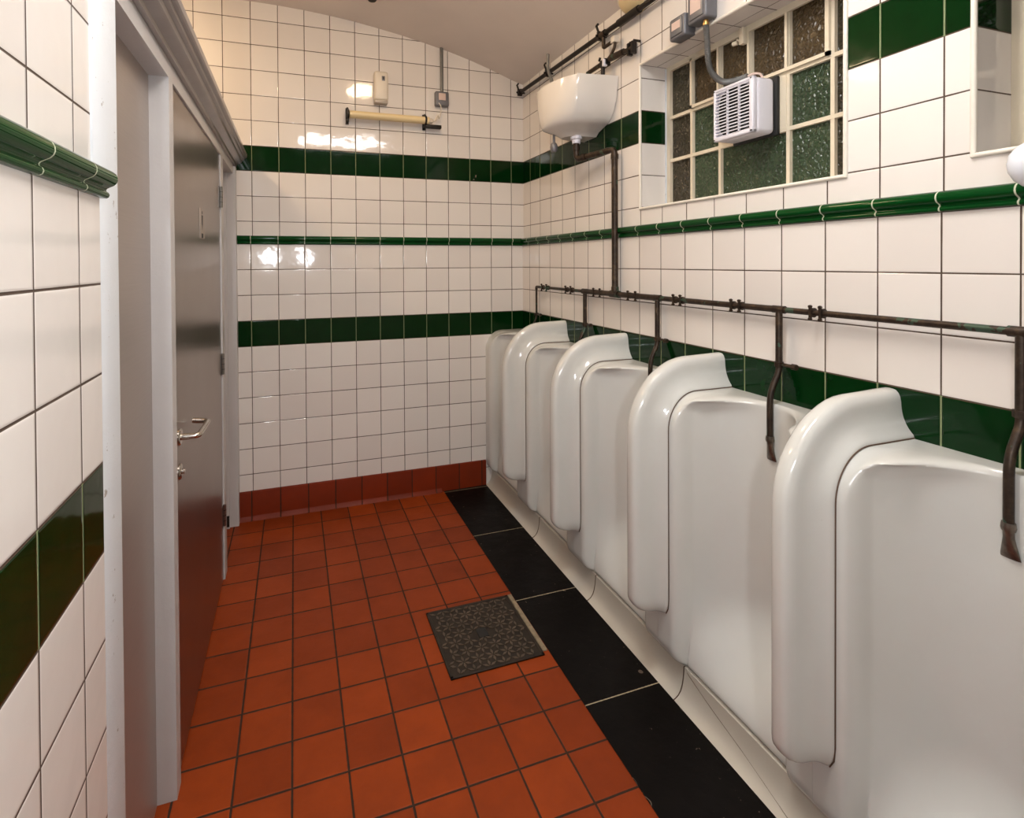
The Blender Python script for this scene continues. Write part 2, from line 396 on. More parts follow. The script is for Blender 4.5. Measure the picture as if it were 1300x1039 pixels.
# dado rails: big torus, hollow, lower bead
def rail_prof(s=1.0):
    z0 = RZ0; H = RZ1 - RZ0
    return [(0.0, z0), (.0075 * s, z0), (.0105 * s, z0 + .002), (.0120 * s, z0 + .006), (.0105 * s, z0 + .010), (.0075 * s, z0 + .012), (.0070 * s, z0 + .0145),
            (.0085 * s, z0 + .017), (.0130 * s, z0 + .0195), (.0185 * s, z0 + .0225), (.0220 * s, z0 + .0265), (.0238 * s, z0 + .0315), (.0235 * s, z0 + .037), (.0210 * s, z0 + .0425), (.0160 * s, z0 + .047), (.009 * s, z0 + .050), (-.01, z0 + .051)]
m = M(); m.prism_y([(-d, z) for d, z in rail_prof()] + [(.012, RZ0)], -3.9, .0)
struct('trim_2', m, RL_right, 'green glazed moulded dado rail on the right wall', 'dado rail', angle=60)
m = M(); m.prism_x([(-d, z) for d, z in rail_prof()] + [(.012, RZ0)], -1.832, .0)
struct('trim_3', m, RL_back, 'green glazed moulded dado rail on the back wall', 'dado rail', angle=60)
m = M(); m.prism_y([(-1.829 + d * 1.05, z - .006) for d, z in rail_prof()] + [(-1.86, RZ0 - .006)], YF + .01, -2.352)
struct('trim_4', m, RL_left, 'green glazed moulded dado rail on the near left wall', 'dado rail', angle=60)
# white plaster strip between left tiles and cubicle frame
m = M(); m.bbox(-2.0, -1.837, -2.362, -2.228, 0, 2.2, .004, 2)
struct('trim_5', m, WPAINT, 'rough white painted strip between left tiles and cubicle frame', 'trim')

# ------------------------------------------------------------------ cubicle front
XF = -1.845; ZT = 2.05
m = M()
m.box(-1.99, XF, -2.228, -2.214, 0, ZT)             # near frame edge
m.box(-1.90, XF, -1.73, -1.675, 0, ZT)              # post
m.box(-1.90, XF, -.61, -.53, 0, ZT)                 # post beside hinges
m.box(-1.90, XF + .012, -.062, -.001, 0, 2.09)              # post at the back wall
m.box(-1.92, XF - .036, -.078, -.062, 0, ZT + .01)        # stop strip
m.box(-1.95, XF - .0004, -2.2275, -.0015, ZT - .0005, 2.2)             # lintel
struct('wall_cubicles', m, FRAME, 'grey painted cubicle frame with posts and lintel', 'cubicle frame', smooth=False)
pr = [(XF, 2.098), (-1.832, 2.098), (-1.829, 2.108), (-1.822, 2.112), (-1.812, 2.116), (-1.803, 2.124), (-1.799, 2.134), (-1.793, 2.136), (-1.789, 2.139), (-1.787, 2.147), (-1.779, 2.150), (-1.775, 2.154), (-1.774, 2.172), (-1.779, 2.178), (XF - .02, 2.18)]
m = M(); m.prism_y(pr, -2.30, -.0)
struct('trim_6', m, CORN, 'moulded grey cornice along the top of the cubicle front', 'cornice', angle=22)
# door 1 : steel door with lever handle
d1 = struct('door_1', M().box(-1.90, -1.852, -1.672, -.613, .012, ZT + .012), STEEL, 'brushed steel cubicle door with lever handle', 'door', smooth=False)
hd = M()
hd.lathe([(.0, 0), (.025, 0), (.025, .004), (.022, .007), (.010, .008), (.010, .03), (0, .03)], (-1.852, -1.612, 1.0), (1, 0, 0))
hd.tube(bent([(-1.825, -1.612, 1.0), (-1.798, -1.612, 1.0), (-1.790, -1.470, 1.004), (-1.838, -1.462, 1.008)], .020), .0085, 12)
hd.build('door_handle', CHROME, d1)
M().lathe([(0, 0), (.024, 0), (.024, .004), (.02, .007), (.008, .008), (.008, .016), (0, .016)], (-1.852, -1.612, .895), (1, 0, 0)).build('lock_escutcheon', CHROME, d1)
M().bbox(-1.853, -1.8505, -1.655, -1.645, 1.20, 1.235, .0008, 1).build('latch_plate', BRASS, d1)
def hinge(parent, x, y, z, h=.10):
    g = M(); g.tube([(x, y, z - h / 2), (x, y, z + h / 2)], .0075, 12)
    g.box(x - .011, x - .004, y - .030, y + .022, z - h / 2, z + h / 2); o = g.build('hinge', HINGE, parent)
    k = M()
    for i in (-1, 0, 1): k.tube([(x, y, z + i * h * .25 - .001), (x, y, z + i * h * .25 + .001)], .0083, 12)
    k.build('knuckle_ring', BLK, o)
for z in (1.845, 1.045, .315): hinge(d1, -1.845, -.618, z)
sp = M().bbox(-1.852, -1.8495, -1.20, -1.095, 1.622, 1.735, .0008, 1).build('sign_plate', plain('sign plate', srgb(170, 158, 148), .4, .3), d1)
pg = M(); x = -1.8493
pg.add([(x, -1.147 + .009 * math.cos(a), 1.722 + .007 * math.sin(a)) for a in [i * PI / 6 for i in range(12)]], [tuple(range(12))])
pg.add([(x, -1.162, 1.712), (x, -1.132, 1.712), (x, -1.135, 1.685), (x, -1.140, 1.650), (x, -1.146, 1.675), (x, -1.149, 1.675), (x, -1.154, 1.650), (x, -1.159, 1.685)], [tuple(range(8))])
pg.build('pictogram', BLK, sp)
M().box(-1.8495, -1.8488, -1.165, -1.13, 1.625, 1.642).build('indicator_window', BLK, sp)
# door 2 : recessed steel panel nearest the camera
d2 = struct('door_2', M().box(-1.915, -1.895, -2.214, -1.728, .0, ZT + .01), STEELP, 'recessed plain steel panel nearest the camera', 'door', smooth=False)
# door 3 : recessed leaf of the far bay
d3 = struct('door_3', M().box(-1.945, -1.925, -.53, -.065, .012, ZT), STEELP, 'recessed steel door of the far cubicle beside the back wall', 'door', smooth=False)
for z in (1.75, .55): hinge(d3, -1.90, -.50, z, .09)
M().box(-1.925, -1.882, -.082, -.0785, .012, .075).build('kick_plate', DARKM, d3)

# ------------------------------------------------------------------ windows
def window(name, Y0, Y1, vbars, rows, cells, label):
    """Y0<Y1, frame plane X .15-.175"""
    z0, z1 = 1.782, 2.436
    f = M(); xa, xb = .150, .180
    f.box(xa, xb, Y1 - .030, Y1, z0 - .01, z1); f.box(xa, xb, Y0, Y0 + .03, z0 - .01, z1)
    f.box(xa + .0006, xb - .0006, Y0, Y1, z1 - .022, z1); f.box(xa + .0006, xb - .0006, Y0, Y1, z0 - .012, z0 + .008)
    for r in rows: f.box(xa + .0012, xb - .002, Y0, Y1, r - .007, r + .007)
    for (y, a, b2, w) in vbars: f.box(xa + .002, xb - .003, y - w / 2, y + w / 2, a, b2)
    w = struct(name, f, CREAM, label, 'window', smooth=False)
    for (ya, yb, za, zb, mt) in cells:
        M().box(.166, .171, ya, yb, za, zb).build('window_pane', mt, w)
    return w
zr = [1.782, 1.995, 2.194, 2.436]
B = [-1.335, -1.502, -1.667, -1.823, -1.989, -2.155, -2.304]
cells = [(B[1], B[0], zr[i], zr[i + 1], GLR) for i in range(3)]
cells += [(B[2], B[1], zr[0], zr[1], GLG), (B[2], B[1], zr[1], zr[2], GLG), (B[2], B[1], zr[2], zr[3], GLB), (B[4], B[2], zr[0], zr[1], GLG),
          (B[3], B[2], zr[2], zr[3], GLB), (B[4], B[3], zr[2], zr[3], GLB), (B[5], B[4], zr[2], zr[3], GLB), (B[5], B[4], zr[1], zr[2], GLG), (B[5], B[4], zr[0], zr[1], GLG)]
cells += [(B[6], B[5], zr[i], zr[i + 1], GLR) for i in range(3)]
cells = [(a + .001, b + -.001, c, d, e) for a, b, c, d, e in cells]
vb = [(B[1], 1.78, 2.44, .014), (B[2], 1.78, 2.44, .013), (B[3], 2.19, 2.44, .012), (B[4], 1.78, 2.44, .014), (B[5], 1.78, 2.44, .014)]
win = window('window_1', W1[0], W1[1], vb, (1.995, 2.194), cells, 'steel framed window of obscured panes above the urinals')
# opening casement: its own heavier frame in the top row
c = M()
c.box(.140, .152, B[5] + .004, B[1] - .004, 2.199, 2.211); c.box(.140, .152, B[5] + .004, B[1] - .004, 2.405, 2.418)
c.box(.140, .152, B[1] - .016, B[1] - .004, 2.199, 2.418); c.box(.140, .152, B[5] + .004, B[5] + .018, 2.199, 2.418)
for y in B[2:5]: c.box(.141, .151, y - .005, y + .005, 2.205, 2.41)
cs = c.build('casement', CREAM, win, smooth=False)
st = M(); st.bbox(.118, .141, -1.822, -1.800, 2.36, 2.425, .003, 2); st.lathe([(0, 0), (.009, 0), (.009, .02), (0, .02)], (.125, -1.79, 2.375), (-.3, 1, 0), 12); st.tube([(.13, -1.81, 2.37), (.12, -1.79, 2.385)], .004, 8)
st.build('casement_stay', CREAM, cs)
M().box(.150, .165, B[4] + .005, B[2] - .005, 1.998, 2.19).build('mounting_board', CREAM, win)
def edge_trim(parent, Y0, Y1, Z0, Z1):
    e = M()
    for a, b2 in (((.006, Y1 - .0005, Z0 - .004), (.006, Y1 - .0005, Z1)), ((.006, Y0, Z0 - .004), (.006, Y0, Z1)), ((.006, Y0 - .003, Z0), (.006, Y1 + .003, Z0)), ((.006, Y0, Z1), (.006, Y1, Z1))):
        e.tube([a, b2], .0065, 10)
    e.build('edge_trim', EDGE, parent)
edge_trim(win, *W1)
# hinge-like packing of plaster around the frame
p = M(); p.box(.145, .152, W1[1] - .008, W1[1] - .001, 1.775, 2.43); p.build('putty_line', WPAINT, win)
zz = [1.782, 1.995, 2.194, 2.436]; bb = [W2[1] - .002, -2.80, -2.97, -3.14, -3.30, -3.46, W2[0] + .002]
cells = [(bb[i + 1] + .001, bb[i] - .001, zz[k], zz[k + 1], (GLR if i in (0, 5) else GLG)) for i in range(6) for k in range(3)]
win2 = window('window_2', W2[0], W2[1], [(y, 1.78, 2.44, .014) for y in bb[1:-1]], (1.995, 2.194), cells, 'second steel framed window at the right edge of the view')
edge_trim(win2, *W2)
m = M(); m.box(1.2, 1.3, -4.2, -.4, .5, 3.2)
struct('wall_outside', m, OUT, 'dark outside wall beyond the obscured glass', 'wall')

# ------------------------------------------------------------------ urinal stalls
DT = [(0, -.050), (.04, -.056), (.08, -.073), (.11, -.094), (.14, -.121), (.165, -.149), (.182, -.176), (.193, -.197), (.1995, -.210), (.2025, -.218), (.2050, -.231), (.2085, -.248), (.2135, -.263), (.2205, -.2745), (.2290, -.2800), (.2390, -.2812), (.28, -.2812), (.3035, -.2812)]
LT = [(0, -.044), (.05, -.048), (.10, -.060), (.14, -.072), (.17, -.088), (.20, -.112), (.22, -.138), (.235, -.156), (.245, -.163), (.3035, -.163)]
RZ = [(0, .022), (.10, .030), (.14, .040), (.17, .050), (.195, .066), (.21, .09), (.225, .118), (.239, .130), (.3035, .130)]
ycols = [0, .03, .06, .09, .115, .135, .15, .163, .175, .184, .191, .1965, .1998, .2018, .2034, .2050, .2068, .2090, .2120, .2158, .2205, .2260, .232, .239, .248, .26, .28, .297, .3035]
ycols = [-y for y in ycols[:0:-1]] + ycols
RC = .050; ZW = 1.060
def stall_point(y, t):
    """t 0..1 wall->ledge edge, 1..2 round over, 2..3 down to z=.42, 3..4 sweep to the channel"""
    ay = abs(y)
    def D(z):
        h = (z - (1.045 - RC)) / RC
        sh = RC * (1 - math.sqrt(max(0., 1 - min(1., max(0., h)) ** 2))) * min(1, (ay / .15) ** 2)
        return interp(DT, min(.3035, ay + sh))
    Lx = interp(LT, ay); rz = interp(RZ, ay)
    if t <= 1: return Vector((lerp(-.001, Lx, t), y, ZW))
    if t <= 2:
        a = (t - 1) * PI / 2; z = ZW - rz + rz * math.cos(a); return Vector((Lx + (D(z) - Lx) * math.sin(a), y, z))
    D0 = D(0)
    if t <= 3:
        k = t - 2; z = lerp(ZW - rz, .42, k ** 1.6); return Vector((D(z), y, z))
    k = t - 3; z = lerp(.42, .108, k); XE = -.2418
    wc = 0 if ay < .198 else min(1, (ay - .198) / .012)
    s = k ** 2.4 * (1 - k) + (k * k * (3 - 2 * k)) * k
    xin = lerp(D0, XE, s)
    kk = max(0, (k - .80) / .20); xch = lerp(D0, XE, 1 - math.sqrt(max(0, 1 - kk * kk)))
    return Vector((lerp(xin, xch, wc), y, z))
def stall_mesh():
    m = M(); ts = [0, .5, .9, 1, 1.1, 1.2, 1.3, 1.4, 1.5, 1.6, 1.7, 1.8, 1.9, 2, 2.03, 2.07, 2.12, 2.17, 2.22, 2.28, 2.35, 2.45, 2.6, 2.75, 2.9] + [3 + i / 20 for i in range(21)]
    rows = [[stall_point(y, t) for y in ycols] for t in ts]
    rows.append([Vector((-.02, y, .108)) for y in ycols])
    m.grid(rows)
    for sgn, c in ((-1, 0), (1, -1)):
        ring = [r[c] for r in rows]
        m.grid([ring, [Vector((-.001, r.y, r.z)) for r in ring]])
    return m
stall_labels = ['white fireclay urinal stall farthest away, touching the back wall', 'white fireclay urinal stall second from the back wall',
                'white fireclay urinal stall third from the back wall, mid row', 'white fireclay urinal stall fourth from the back wall, its flush spreader fully in view',
                'white fireclay urinal stall nearest the camera, cut by the right edge']
stall_me = None
for i in range(5):
    cy = -.305 - .608 * i
    if stall_me is None:
        o = stall_mesh().build('urinal_stall', CER, angle=50); stall_me = o
        mod = o.modifiers.new('sub', 'SUBSURF'); mod.levels = 1; mod.render_levels = 1
    else: o = stall_me.copy(); COL.objects.link(o)
    o.location = (0, cy, 0); tag(o, stall_labels[i], 'urinal', 'row of urinal stalls on the right wall')

# dividers
BELL = [(.0, .119), (.009, .1183), (.0165, .1165), (.023, .110), (.0275, .100), (.0295, .088), (.0305, .074), (.0325, .060), (.036, .046), (.0415, .033), (.048, .022), (.0545, .014), (.0595, .009), (.061, .004), (.061, -.010)]
bell = [(-u, v) for u, v in BELL[:0:-1]] + BELL
def base_path():
    P = []
    for k in range(7): P.append((Vector((lerp(-.001, -.163, k / 6), 0, 1.0605)), Vector((0, 0, 1))))
    for k in range(1, 15):
        a = k / 14 * PI / 2
        P.append((Vector((-.163 - .1185 * math.sin(a), 0, .930 + .1305 * math.cos(a))), Vector((-math.sin(a) / .1185, 0, math.cos(a) / .1305)).normalized()))
    for k in range(1, 9): P.append((Vector((-.2815, 0, lerp(.93, .335, k / 8))), Vector((-1, 0, 0))))
    return P
def divider_mesh():
    m = M(); loops = []; P = base_path()
    for i, (p, n) in enumerate(P):
        k = interp([(0, 1.0), (6, .955), (10, .90), (14, .90), (18, .95), (21, 1.0)], i)
        loops.append([p + n * (v * k if v > .03 else v) + Vector((0, u, 0)) for u, v in bell])
    # rounded lower end
    for k in range(1, 10):
        a = k / 9 * PI / 2; sv = math.cos(a) ** .75; su = .55 + .45 * math.cos(a)
        z = .335 - .062 * math.sin(a)
        loops.append([Vector((-.2815 - (v * sv if v > 0 else v), u * su, z)) for u, v in bell])
    m.loft(loops); return m
def seal_mesh():
    m = M()
    for s in (-1, 1):
        m.tube([p + n * .0012 + Vector((0, s * .0615, 0)) for p, n in base_path()] + [Vector((-.283, s * .0585, .300)), Vector((-.283, s * .048, .278))], .0019, 6)
    return m
div_labels = ['rounded white fireclay divider farthest back, between first and second urinals', 'rounded white fireclay divider between second and third urinals from the back',
              'rounded white fireclay divider between third and fourth urinals from the back', 'large rounded white fireclay divider nearest the camera']
div0 = seal0 = None
for i in range(4):
    y = -.609 - .608 * i
    if div0 is None:
        div0 = o = divider_mesh().build('urinal_divider', CER, angle=60)
        o.location = (0, y, 0); bpy.context.view_layer.update()
        seal0 = seal_mesh().build('joint_line', SEAL); seal0.parent = o; seal0['label'] = 'brown stained joint along divider edge'
    else:
        o = div0.copy(); COL.objects.link(o); o.location = (0, y, 0)
        c2 = seal0.copy(); COL.objects.link(c2); c2.parent = o
    tag(o, div_labels[i], 'urinal divider', 'row of urinal dividers')
# vertical joint strips below dividers are left as the gap between stalls; dark packing behind them
m = M()
# channel sections
chp = [(-.2865, -.02), (-.2865, .001), (-.278, .0045), (-.266, .012), (-.256, .025), (-.249, .043), (-.2445, .065), (-.2418, .09), (-.2412, .106), (-.235, .107), (-.02, .107), (-.02, -.02)]
cy = [-.003, -.757, -1.338, -1.914, -2.492, -3.075]
ch_labels = ['cream glazed channel section at the back wall end, below the urinals', 'cream glazed channel section in front of the second urinal', 'cream glazed channel section in front of the third urinal',
             'cream glazed channel section in front of the fourth urinal, with a hairline crack', 'cream glazed channel section nearest the camera']
for i in range(5):
    g = M(); a, b2 = cy[i + 1] + .0016, cy[i] - .0016; n = 5
    g.loft([[(x + (.0012 if k in (0, n) else 0), lerp(a, b2, k / n), z) for x, z in chp] for k in range(n + 1)])
    o = tag(g.build('urinal_channel', CER2, angle=40), ch_labels[i], 'urinal channel', 'channel sections along the urinal row')
    if i < 4: M().tube([(x - .0004, b2 - (cy[i] - cy[i + 1]) + .0032 - .0016, z) for x, z in chp[1:10]], .0016, 6).build('joint_line', SEAL, o)
    if i == 3:
        pts = [(-.279, -2.44, .0045), (-.268, -2.36, .0115), (-.257, -2.27, .0235), (-.2495, -2.17, .042), (-.2455, -2.06, .0625), (-.2425, -1.97, .084), (-.2415, -1.93, .097)]
        M().tube(smooth_path(pts, 6), .0007, 5).build('crack', SEAL, o)

# ------------------------------------------------------------------ flush pipework (one connected run)
fp = thing('flush_pipe', 'brown tarnished copper flush pipe feeding all urinals from the high cistern', 'pipe', (-.03, -1.18, 1.366))
ZM = 1.366; drops = [-.285, -.894, -1.501, -2.113, -2.722]
g = M()
g.tube([(-.03, -.292, ZM), (-.03, -.91, ZM)], .0085); g.tube([(-.03, -.89, ZM), (-.03, -1.51, ZM)], .0135); g.tube([(-.03, -1.49, ZM), (-.03, -2.125, ZM)], .011); g.tube([(-.03, -2.10, ZM), (-.03, -2.73, ZM)], .0095)
g.tube(bent([(-.03, -.30, ZM), (-.03, -.285, ZM), (-.03, -.285, ZM - .02)], .014), .0085)
g.build('manifold_pipe', PIPE, fp)
g = M(); g.tube(bent([(-.10, -.93, 2.155), (-.10, -.93, 2.068), (-.03, -1.18, 2.077), (-.03, -1.18, 1.95)], .03, 8) + [Vector((-.03, -1.18, ZM))], .0155, 16)
dp = g.build('down_pipe', PIPE, fp)
for a, b2, r in (((-.03, -1.18, 2.028), (-.03, -1.18, 2.052), .0185), ((-.03, -1.18, 1.378), (-.03, -1.18, 1.402), .0185), ((-.03, -1.215, ZM), (-.03, -1.145, ZM), .018), ((-.088, -.975, 2.0695), (-.081, -1.0, 2.0705), .019), ((-.10, -.93, 2.115), (-.10, -.93, 2.135), .019)):
    M().tube([a, b2], r, 16).build('pipe_socket', PIPE, fp)
for i, y in enumerate(drops):
    r = .0105 if i else .0065
    g = M(); g.tube([(-.03, y, ZM), (-.03, y, 1.19)], r, 14)
    xb = -.064
    g.tube(bent([(-.03, y, 1.20), (-.03, y, 1.165), (xb, y + .004, 1.095), (xb, y + .004, .95)], .035, 8), r * .92, 14)
    o = g.build('drop_pipe', PIPE, fp)
    if i: M().tube([(-.03, y - .022, ZM), (-.03, y + .022, ZM)], .0145 if i < 3 else .0125, 14).build('tee_fitting', PIPE, o)
    k = M(); k.lathe([(0, -.008), (.015, -.008), (.015, .008), (0, .008)], (-.03, y, 1.188), (0, 0, 1), 6)
    k.tube([(-.03, y - .012, 1.188), (-.03, y - .052, 1.188)], .005, 8); k.lathe([(0, 0), (.0095, 0), (.0095, .016), (0, .016)], (-.03, y - .048, 1.188), (0, -1, 0), 8)
    k.build('stop_valve', PIPE, o)
    yy = y + .004; s = M(); s.lathe([(0, 0), (.0120, 0), (.0135, .006), (.0120, .018), (0, .018)], (xb, yy, .938), (0, 0, 1), 14)
    s.loft([[(xb + rx * math.cos(a) + ox, yy + ry * math.sin(a), z) for a in [2 * PI * q / 14 for q in range(14)]] for z, rx, ry, ox in ((.942, .010, .010, 0), (.923, .0085, .010, .001), (.905, .008, .013, .003), (.884, .006, .017, .006), (.876, .004, .018, .008))])
    s.build('spreader', SPREAD, o)
clips = [(-.385, -.451), (-.697, -.756), (-1.0, -1.06), (-1.302, -1.36), (-1.617, -1.659), (-1.924, -1.961), (-2.233, -2.265)]
for pair in clips:
    for y in pair:
        g = M(); g.box(-.0445, -.0395, y - .004, y + .004, ZM - .021, ZM + .021)
        for z in (ZM + .019, ZM - .019): g.lathe([(0, 0), (.0045, .001), (.0052, .005), (.0045, .009), (.0016, .010), (.0016, .014), (0, .014)], (-.048, y, z), (1, 0, 0), 10)
        g.tube([(-.03, y - .0035, ZM), (-.03, y + .0035, ZM)], .0148, 14)
        g.build('pipe_clip', PIPE, fp)

# ------------------------------------------------------------------ cistern
ct = thing('cistern', 'white glazed high level cistern with bowed front on the right wall', 'cistern', (0, -.95, 2.15))
CO = [(.004, 0), (-.07, .006), (-.14, .018), (-.195, .030), (-.207, .036), (-.216, .046), (-.234, .072), (-.252, .105), (-.266, .150), (-.277, .205), (-.282, .260), (-.279, .315), (-.268, .360), (-.245, .400), (-.205, .432), (-.14, .452), (-.07, .458), (.004, .460)]
def cloop(z, sx, y0, y1):
    L = CO[-1][1]; return [(max(-1, x) * (sx if x < 0 else 1), lerp(y0, y1, y / L), z) for x, y in CO]
L = [cloop(2.442, .985, -1.163, -.700), cloop(2.436, 1., -1.163, -.700), cloop(2.34, .99, -1.148, -.712), cloop(2.28, .965, -1.122, -.725), cloop(2.25, .94, -1.098, -.738), cloop(2.236, .915, -1.080, -.750), cloop(2.229, .88, -1.065, -.765), cloop(2.224, .84, -1.05, -.775),
     cloop(2.205, .66, -.985, -.81), cloop(2.192, .60, -.965, -.83), cloop(2.186, .57, -.96, -.835)]
g = M(); g.loft(L); o = g.build('tank', CERC, ct, angle=28)
M().prism_y([(.004, 2.442), (-.20, 2.442), (-.20, 2.45), (.004, 2.45)], -1.12, -.75).build('lid', CERC, ct)
M().lathe([(0, 0), (.022, 0), (.022, .022), (.030, .024), (.030, .040), (0, .040)], (-.10, -.93, 2.150), (0, 0, 1)).build('outlet_collar', WPL, ct)
g = M(); g.tube([(-.19, -.85, 2.22), (-.19, -.85, 2.16)], .007, 10); g.lathe([(0, 0), (.014, .002), (.020, .012), (.021, .03), (.016, .046), (.006, .055), (0, .056)], (-.19, -.85, 2.115), (0, 0, 1), 14); g.build('drain_plug', GREYM, ct)
g = M(); g.tube(smooth_path([(-.17, -.80, 2.44), (-.16, -.775, 2.52), (-.165, -.735, 2.60), (-.16, -.725, 2.69)], 5), .0085, 12); g.build('vent_pipe', GREYP, ct)

# ------------------------------------------------------------------ supply pipe under the ceiling with float valve branch
sp = thing('supply_pipe', 'dark water supply pipe running along the right wall under the ceiling', 'pipe', (-.03, -1.0, 2.685))
M().tube([(-.03, -.012, 2.70), (-.03, -1.25, 2.672), (-.03, -3.4, 2.63)], .0125, 14).build('pipe_run', DARKM, sp)
M().tube([(-.03, -1.22, 2.672), (-.03, -1.38, 2.669)], .018, 14).build('pipe_coupling', DARKM, sp); M().tube([(-.03, -.03, 2.70), (-.03, -.06, 2.699)], .02, 12).build('pipe_coupling', DARKM, sp)
for y in (-.035, -.46, -1.055):
    g = M(); zc = 2.70 - .0227 * (-y)
    g.tube([(-.055, y, zc + .0), (.006, y, zc)], .006, 8); g.box(-.046, -.016, y - .008, y + .008, zc - .022, zc + .022); g.tube([(-.04, y, zc + .018), (-.05, y + .004, zc + .05), (-.036, y + .012, zc + .065)], .006, 8)
    g.build('pipe_clip', DARKM, sp)
g = M(); g.tube(bent([(-.03, -1.085, 2.67), (-.03, -1.085, 2.605), (-.03, -1.17, 2.605)], .012), .0095, 12); g.tube([(-.03, -1.065, 2.674), (-.03, -1.105, 2.674)], .018, 12)
br = g.build('branch_pipe', PIPE, sp)
M().bbox(-.045, -.012, -1.20, -1.168, 2.592, 2.622, .003, 2).build('isolator_tag', WPL2, br)
fv = thing('float_valve', 'corroded brass float valve and pipe above the cistern', 'valve', (-.03, -1.1, 2.52))
g = M(); g.tube([(-.035, -.94, 2.525), (-.03, -1.10, 2.53), (-.03, -1.335, 2.513)], .0115, 12); g.tube([(-.03, -1.15, 2.53), (-.03, -1.26, 2.52)], .0165, 12); g.build('valve_body', PIPE, fv)
g = M(); g.tube(smooth_path([(-.03, -1.19, 2.60), (-.03, -1.18, 2.57), (-.032, -1.155, 2.545), (-.033, -1.12, 2.53)], 4), .007, 10); g.build('riser', PIPE, fv)
g = M()
for y in (-1.305, -1.335): g.box(-.042, -.016, y - .006, y + .006, 2.485, 2.54); g.tube([(-.03, y, 2.545), (.006, y, 2.545)], .006, 8)
g.build('pipe_clip', DARKM, fv)
g = M(); g.bbox(-.055, -.02, -1.135, -1.085, 2.50, 2.535, .004, 2); g.tube([(-.04, -1.06, 2.545), (-.04, -1.07, 2.56)], .006, 8); g.tube([(-.05, -1.11, 2.50), (-.05, -1.11, 2.44)], .010, 10); g.build('valve_seat', DARKM, fv)
M().bbox(-.062, -.040, -1.135, -1.120, 2.495, 2.53, .003, 2).build('valve_lever', WPL, fv)

# bulkhead fitting under the ceiling edge (partly above the frame)
wl = thing('bulkhead_fitting', 'cream round bulkhead fitting above the supply pipe at the top edge', 'light fitting', (0, -1.32, 2.76))
M().lathe([(0, 0), (.088, 0), (.088, .02), (.080, .034), (0, .034)], (-.012, -1.33, 2.742), (-.55, 0, -.85), 28).build('fitting_base', WPL2, wl)
M().lathe([(0, .03), (.066, .03), (.066, .042), (.055, .048), (0, .049)], (-.012, -1.33, 2.742), (-.55, 0, -.85), 28).build('fitting_rim', TUBE, wl)

# ------------------------------------------------------------------ electric boxes, conduit and extractor fan
def sbox(y0, y1, z0, z1, label, bottom_gland=False):
    t = thing('switch_box', label, 'switch box', (0, (y0 + y1) / 2, z0), 'grey electric boxes above the window')
    M().bbox(-.050, .008, y0, y1, z0, z1, .009, 3).build('box_body', GREYM, t)
    M().bbox(-.0545, -.049, y0 + .012, y1 - .012, z0 + .012, z1 - .012, .002, 2).build('cover_plate', GREYM, t)
    M().box(-.0552, -.054, y0 + .022, y1 - .022, z0 + .035, z1 - .022).build('paper_label', LABEL, t)
    return t
sbox(-1.698, -1.605, 2.425, 2.513, 'smaller grey switch box with pale label, left of the two')
b2 = sbox(-1.812, -1.712, 2.446, 2.56, 'larger grey switch box with pale label where the flexible conduit starts')
fc = thing('flexible_conduit', 'grey flexible conduit looping from the switch box to the extractor fan', 'conduit', (0, -1.79, 2.44))
M().lathe([(0, 0), (.012, 0), (.012, .010), (.0095, .012), (.0095, .024), (0, .024)], (-.022, -1.782, 2.425), (0, 0, 1), 12).build('brass_gland', BRASS, fc)
path = smooth_path([(-.022, -1.782, 2.43), (-.01, -1.775, 2.37), (.005, -1.765, 2.30), (.02, -1.768, 2.255), (.035, -1.80, 2.213), (.045, -1.85, 2.199), (.055, -1.905, 2.199)], 26)
g = M(); g.tube(path, [.0105 + (.0012 if i % 2 else -.0006) for i in range(len(path))], 14); g.build('corrugated_hose', GREYP, fc)
M().tube(smooth_path([(.055, -1.905, 2.199), (.068, -1.92, 2.205), (.082, -1.935, 2.20), (.09, -1.94, 2.182)], 5), .004, 8).build('bare_cable', LABEL, fc)
fan = thing('extractor_fan', 'white louvred extractor fan mounted on the window', 'fan', (.1, -1.86, 1.99))
fx, y0, y1, z0, z1 = .030, -1.952, -1.762, 1.985, 2.186
M().bbox(.046, .134, y0, y1, z0, z1, .016, 4).build('housing', WPL, fan)
M().bbox(.134, .150, y0 - .008, y1 + .008, z0 - .006, z1 + .008, .006, 2).build('gasket', BLK, fan)
g = M(); bw = .012
g.bbox(fx, .050, y0, y0 + bw * 1.6, z0, z1, .005, 3); g.bbox(fx, .050, y1 - bw, y1, z0, z1, .005, 3); g.bbox(fx, .050, y0, y1, z0, z0 + bw * 1.2, .005, 3); g.bbox(fx, .050, y0, y1, z1 - bw, z1, .005, 3)
for y in (-1.83, -1.885): g.box(fx + .001, .040, y - .0018, y + .0018, z0 + .01, z1 - .01)
gr = g.build('grille_frame', WPL, fan)
g = M(); n = 15
for k in range(n):
    z = lerp(z0 + .017, z1 - .014, k / (n - 1))
    g.loft([[(fx + .001, y, z - .0042), (fx + .001, y, z - .0008), (fx + .014, y, z + .0052), (fx + .014, y, z + .0018)] for y in (y0 + .012, y1 - .008)])
g.build('louvre_slats', WPL, gr)
M().loft([[(xx, (y0 + y1) / 2 + .082 * math.copysign(abs(math.cos(a)) ** .55, math.cos(a)) - .004, (z0 + z1) / 2 + .088 * math.copysign(abs(math.sin(a)) ** .55, math.sin(a))) for a in [2 * PI * q / 32 for q in range(32)]] for xx in (.047, .044)]).build('fan_opening', BLK, fan)
for y, z in ((y0 + .007, z0 + .007), (y1 - .007, z0 + .007), (y0 + .009, z1 - .007), (y1 - .006, z1 - .007)): M().lathe([(0, 0), (.0028, 0), (.0028, .001), (0, .001)], (fx, y, z), (-1, 0, 0), 10).build('corner_screw', BLK, fan)

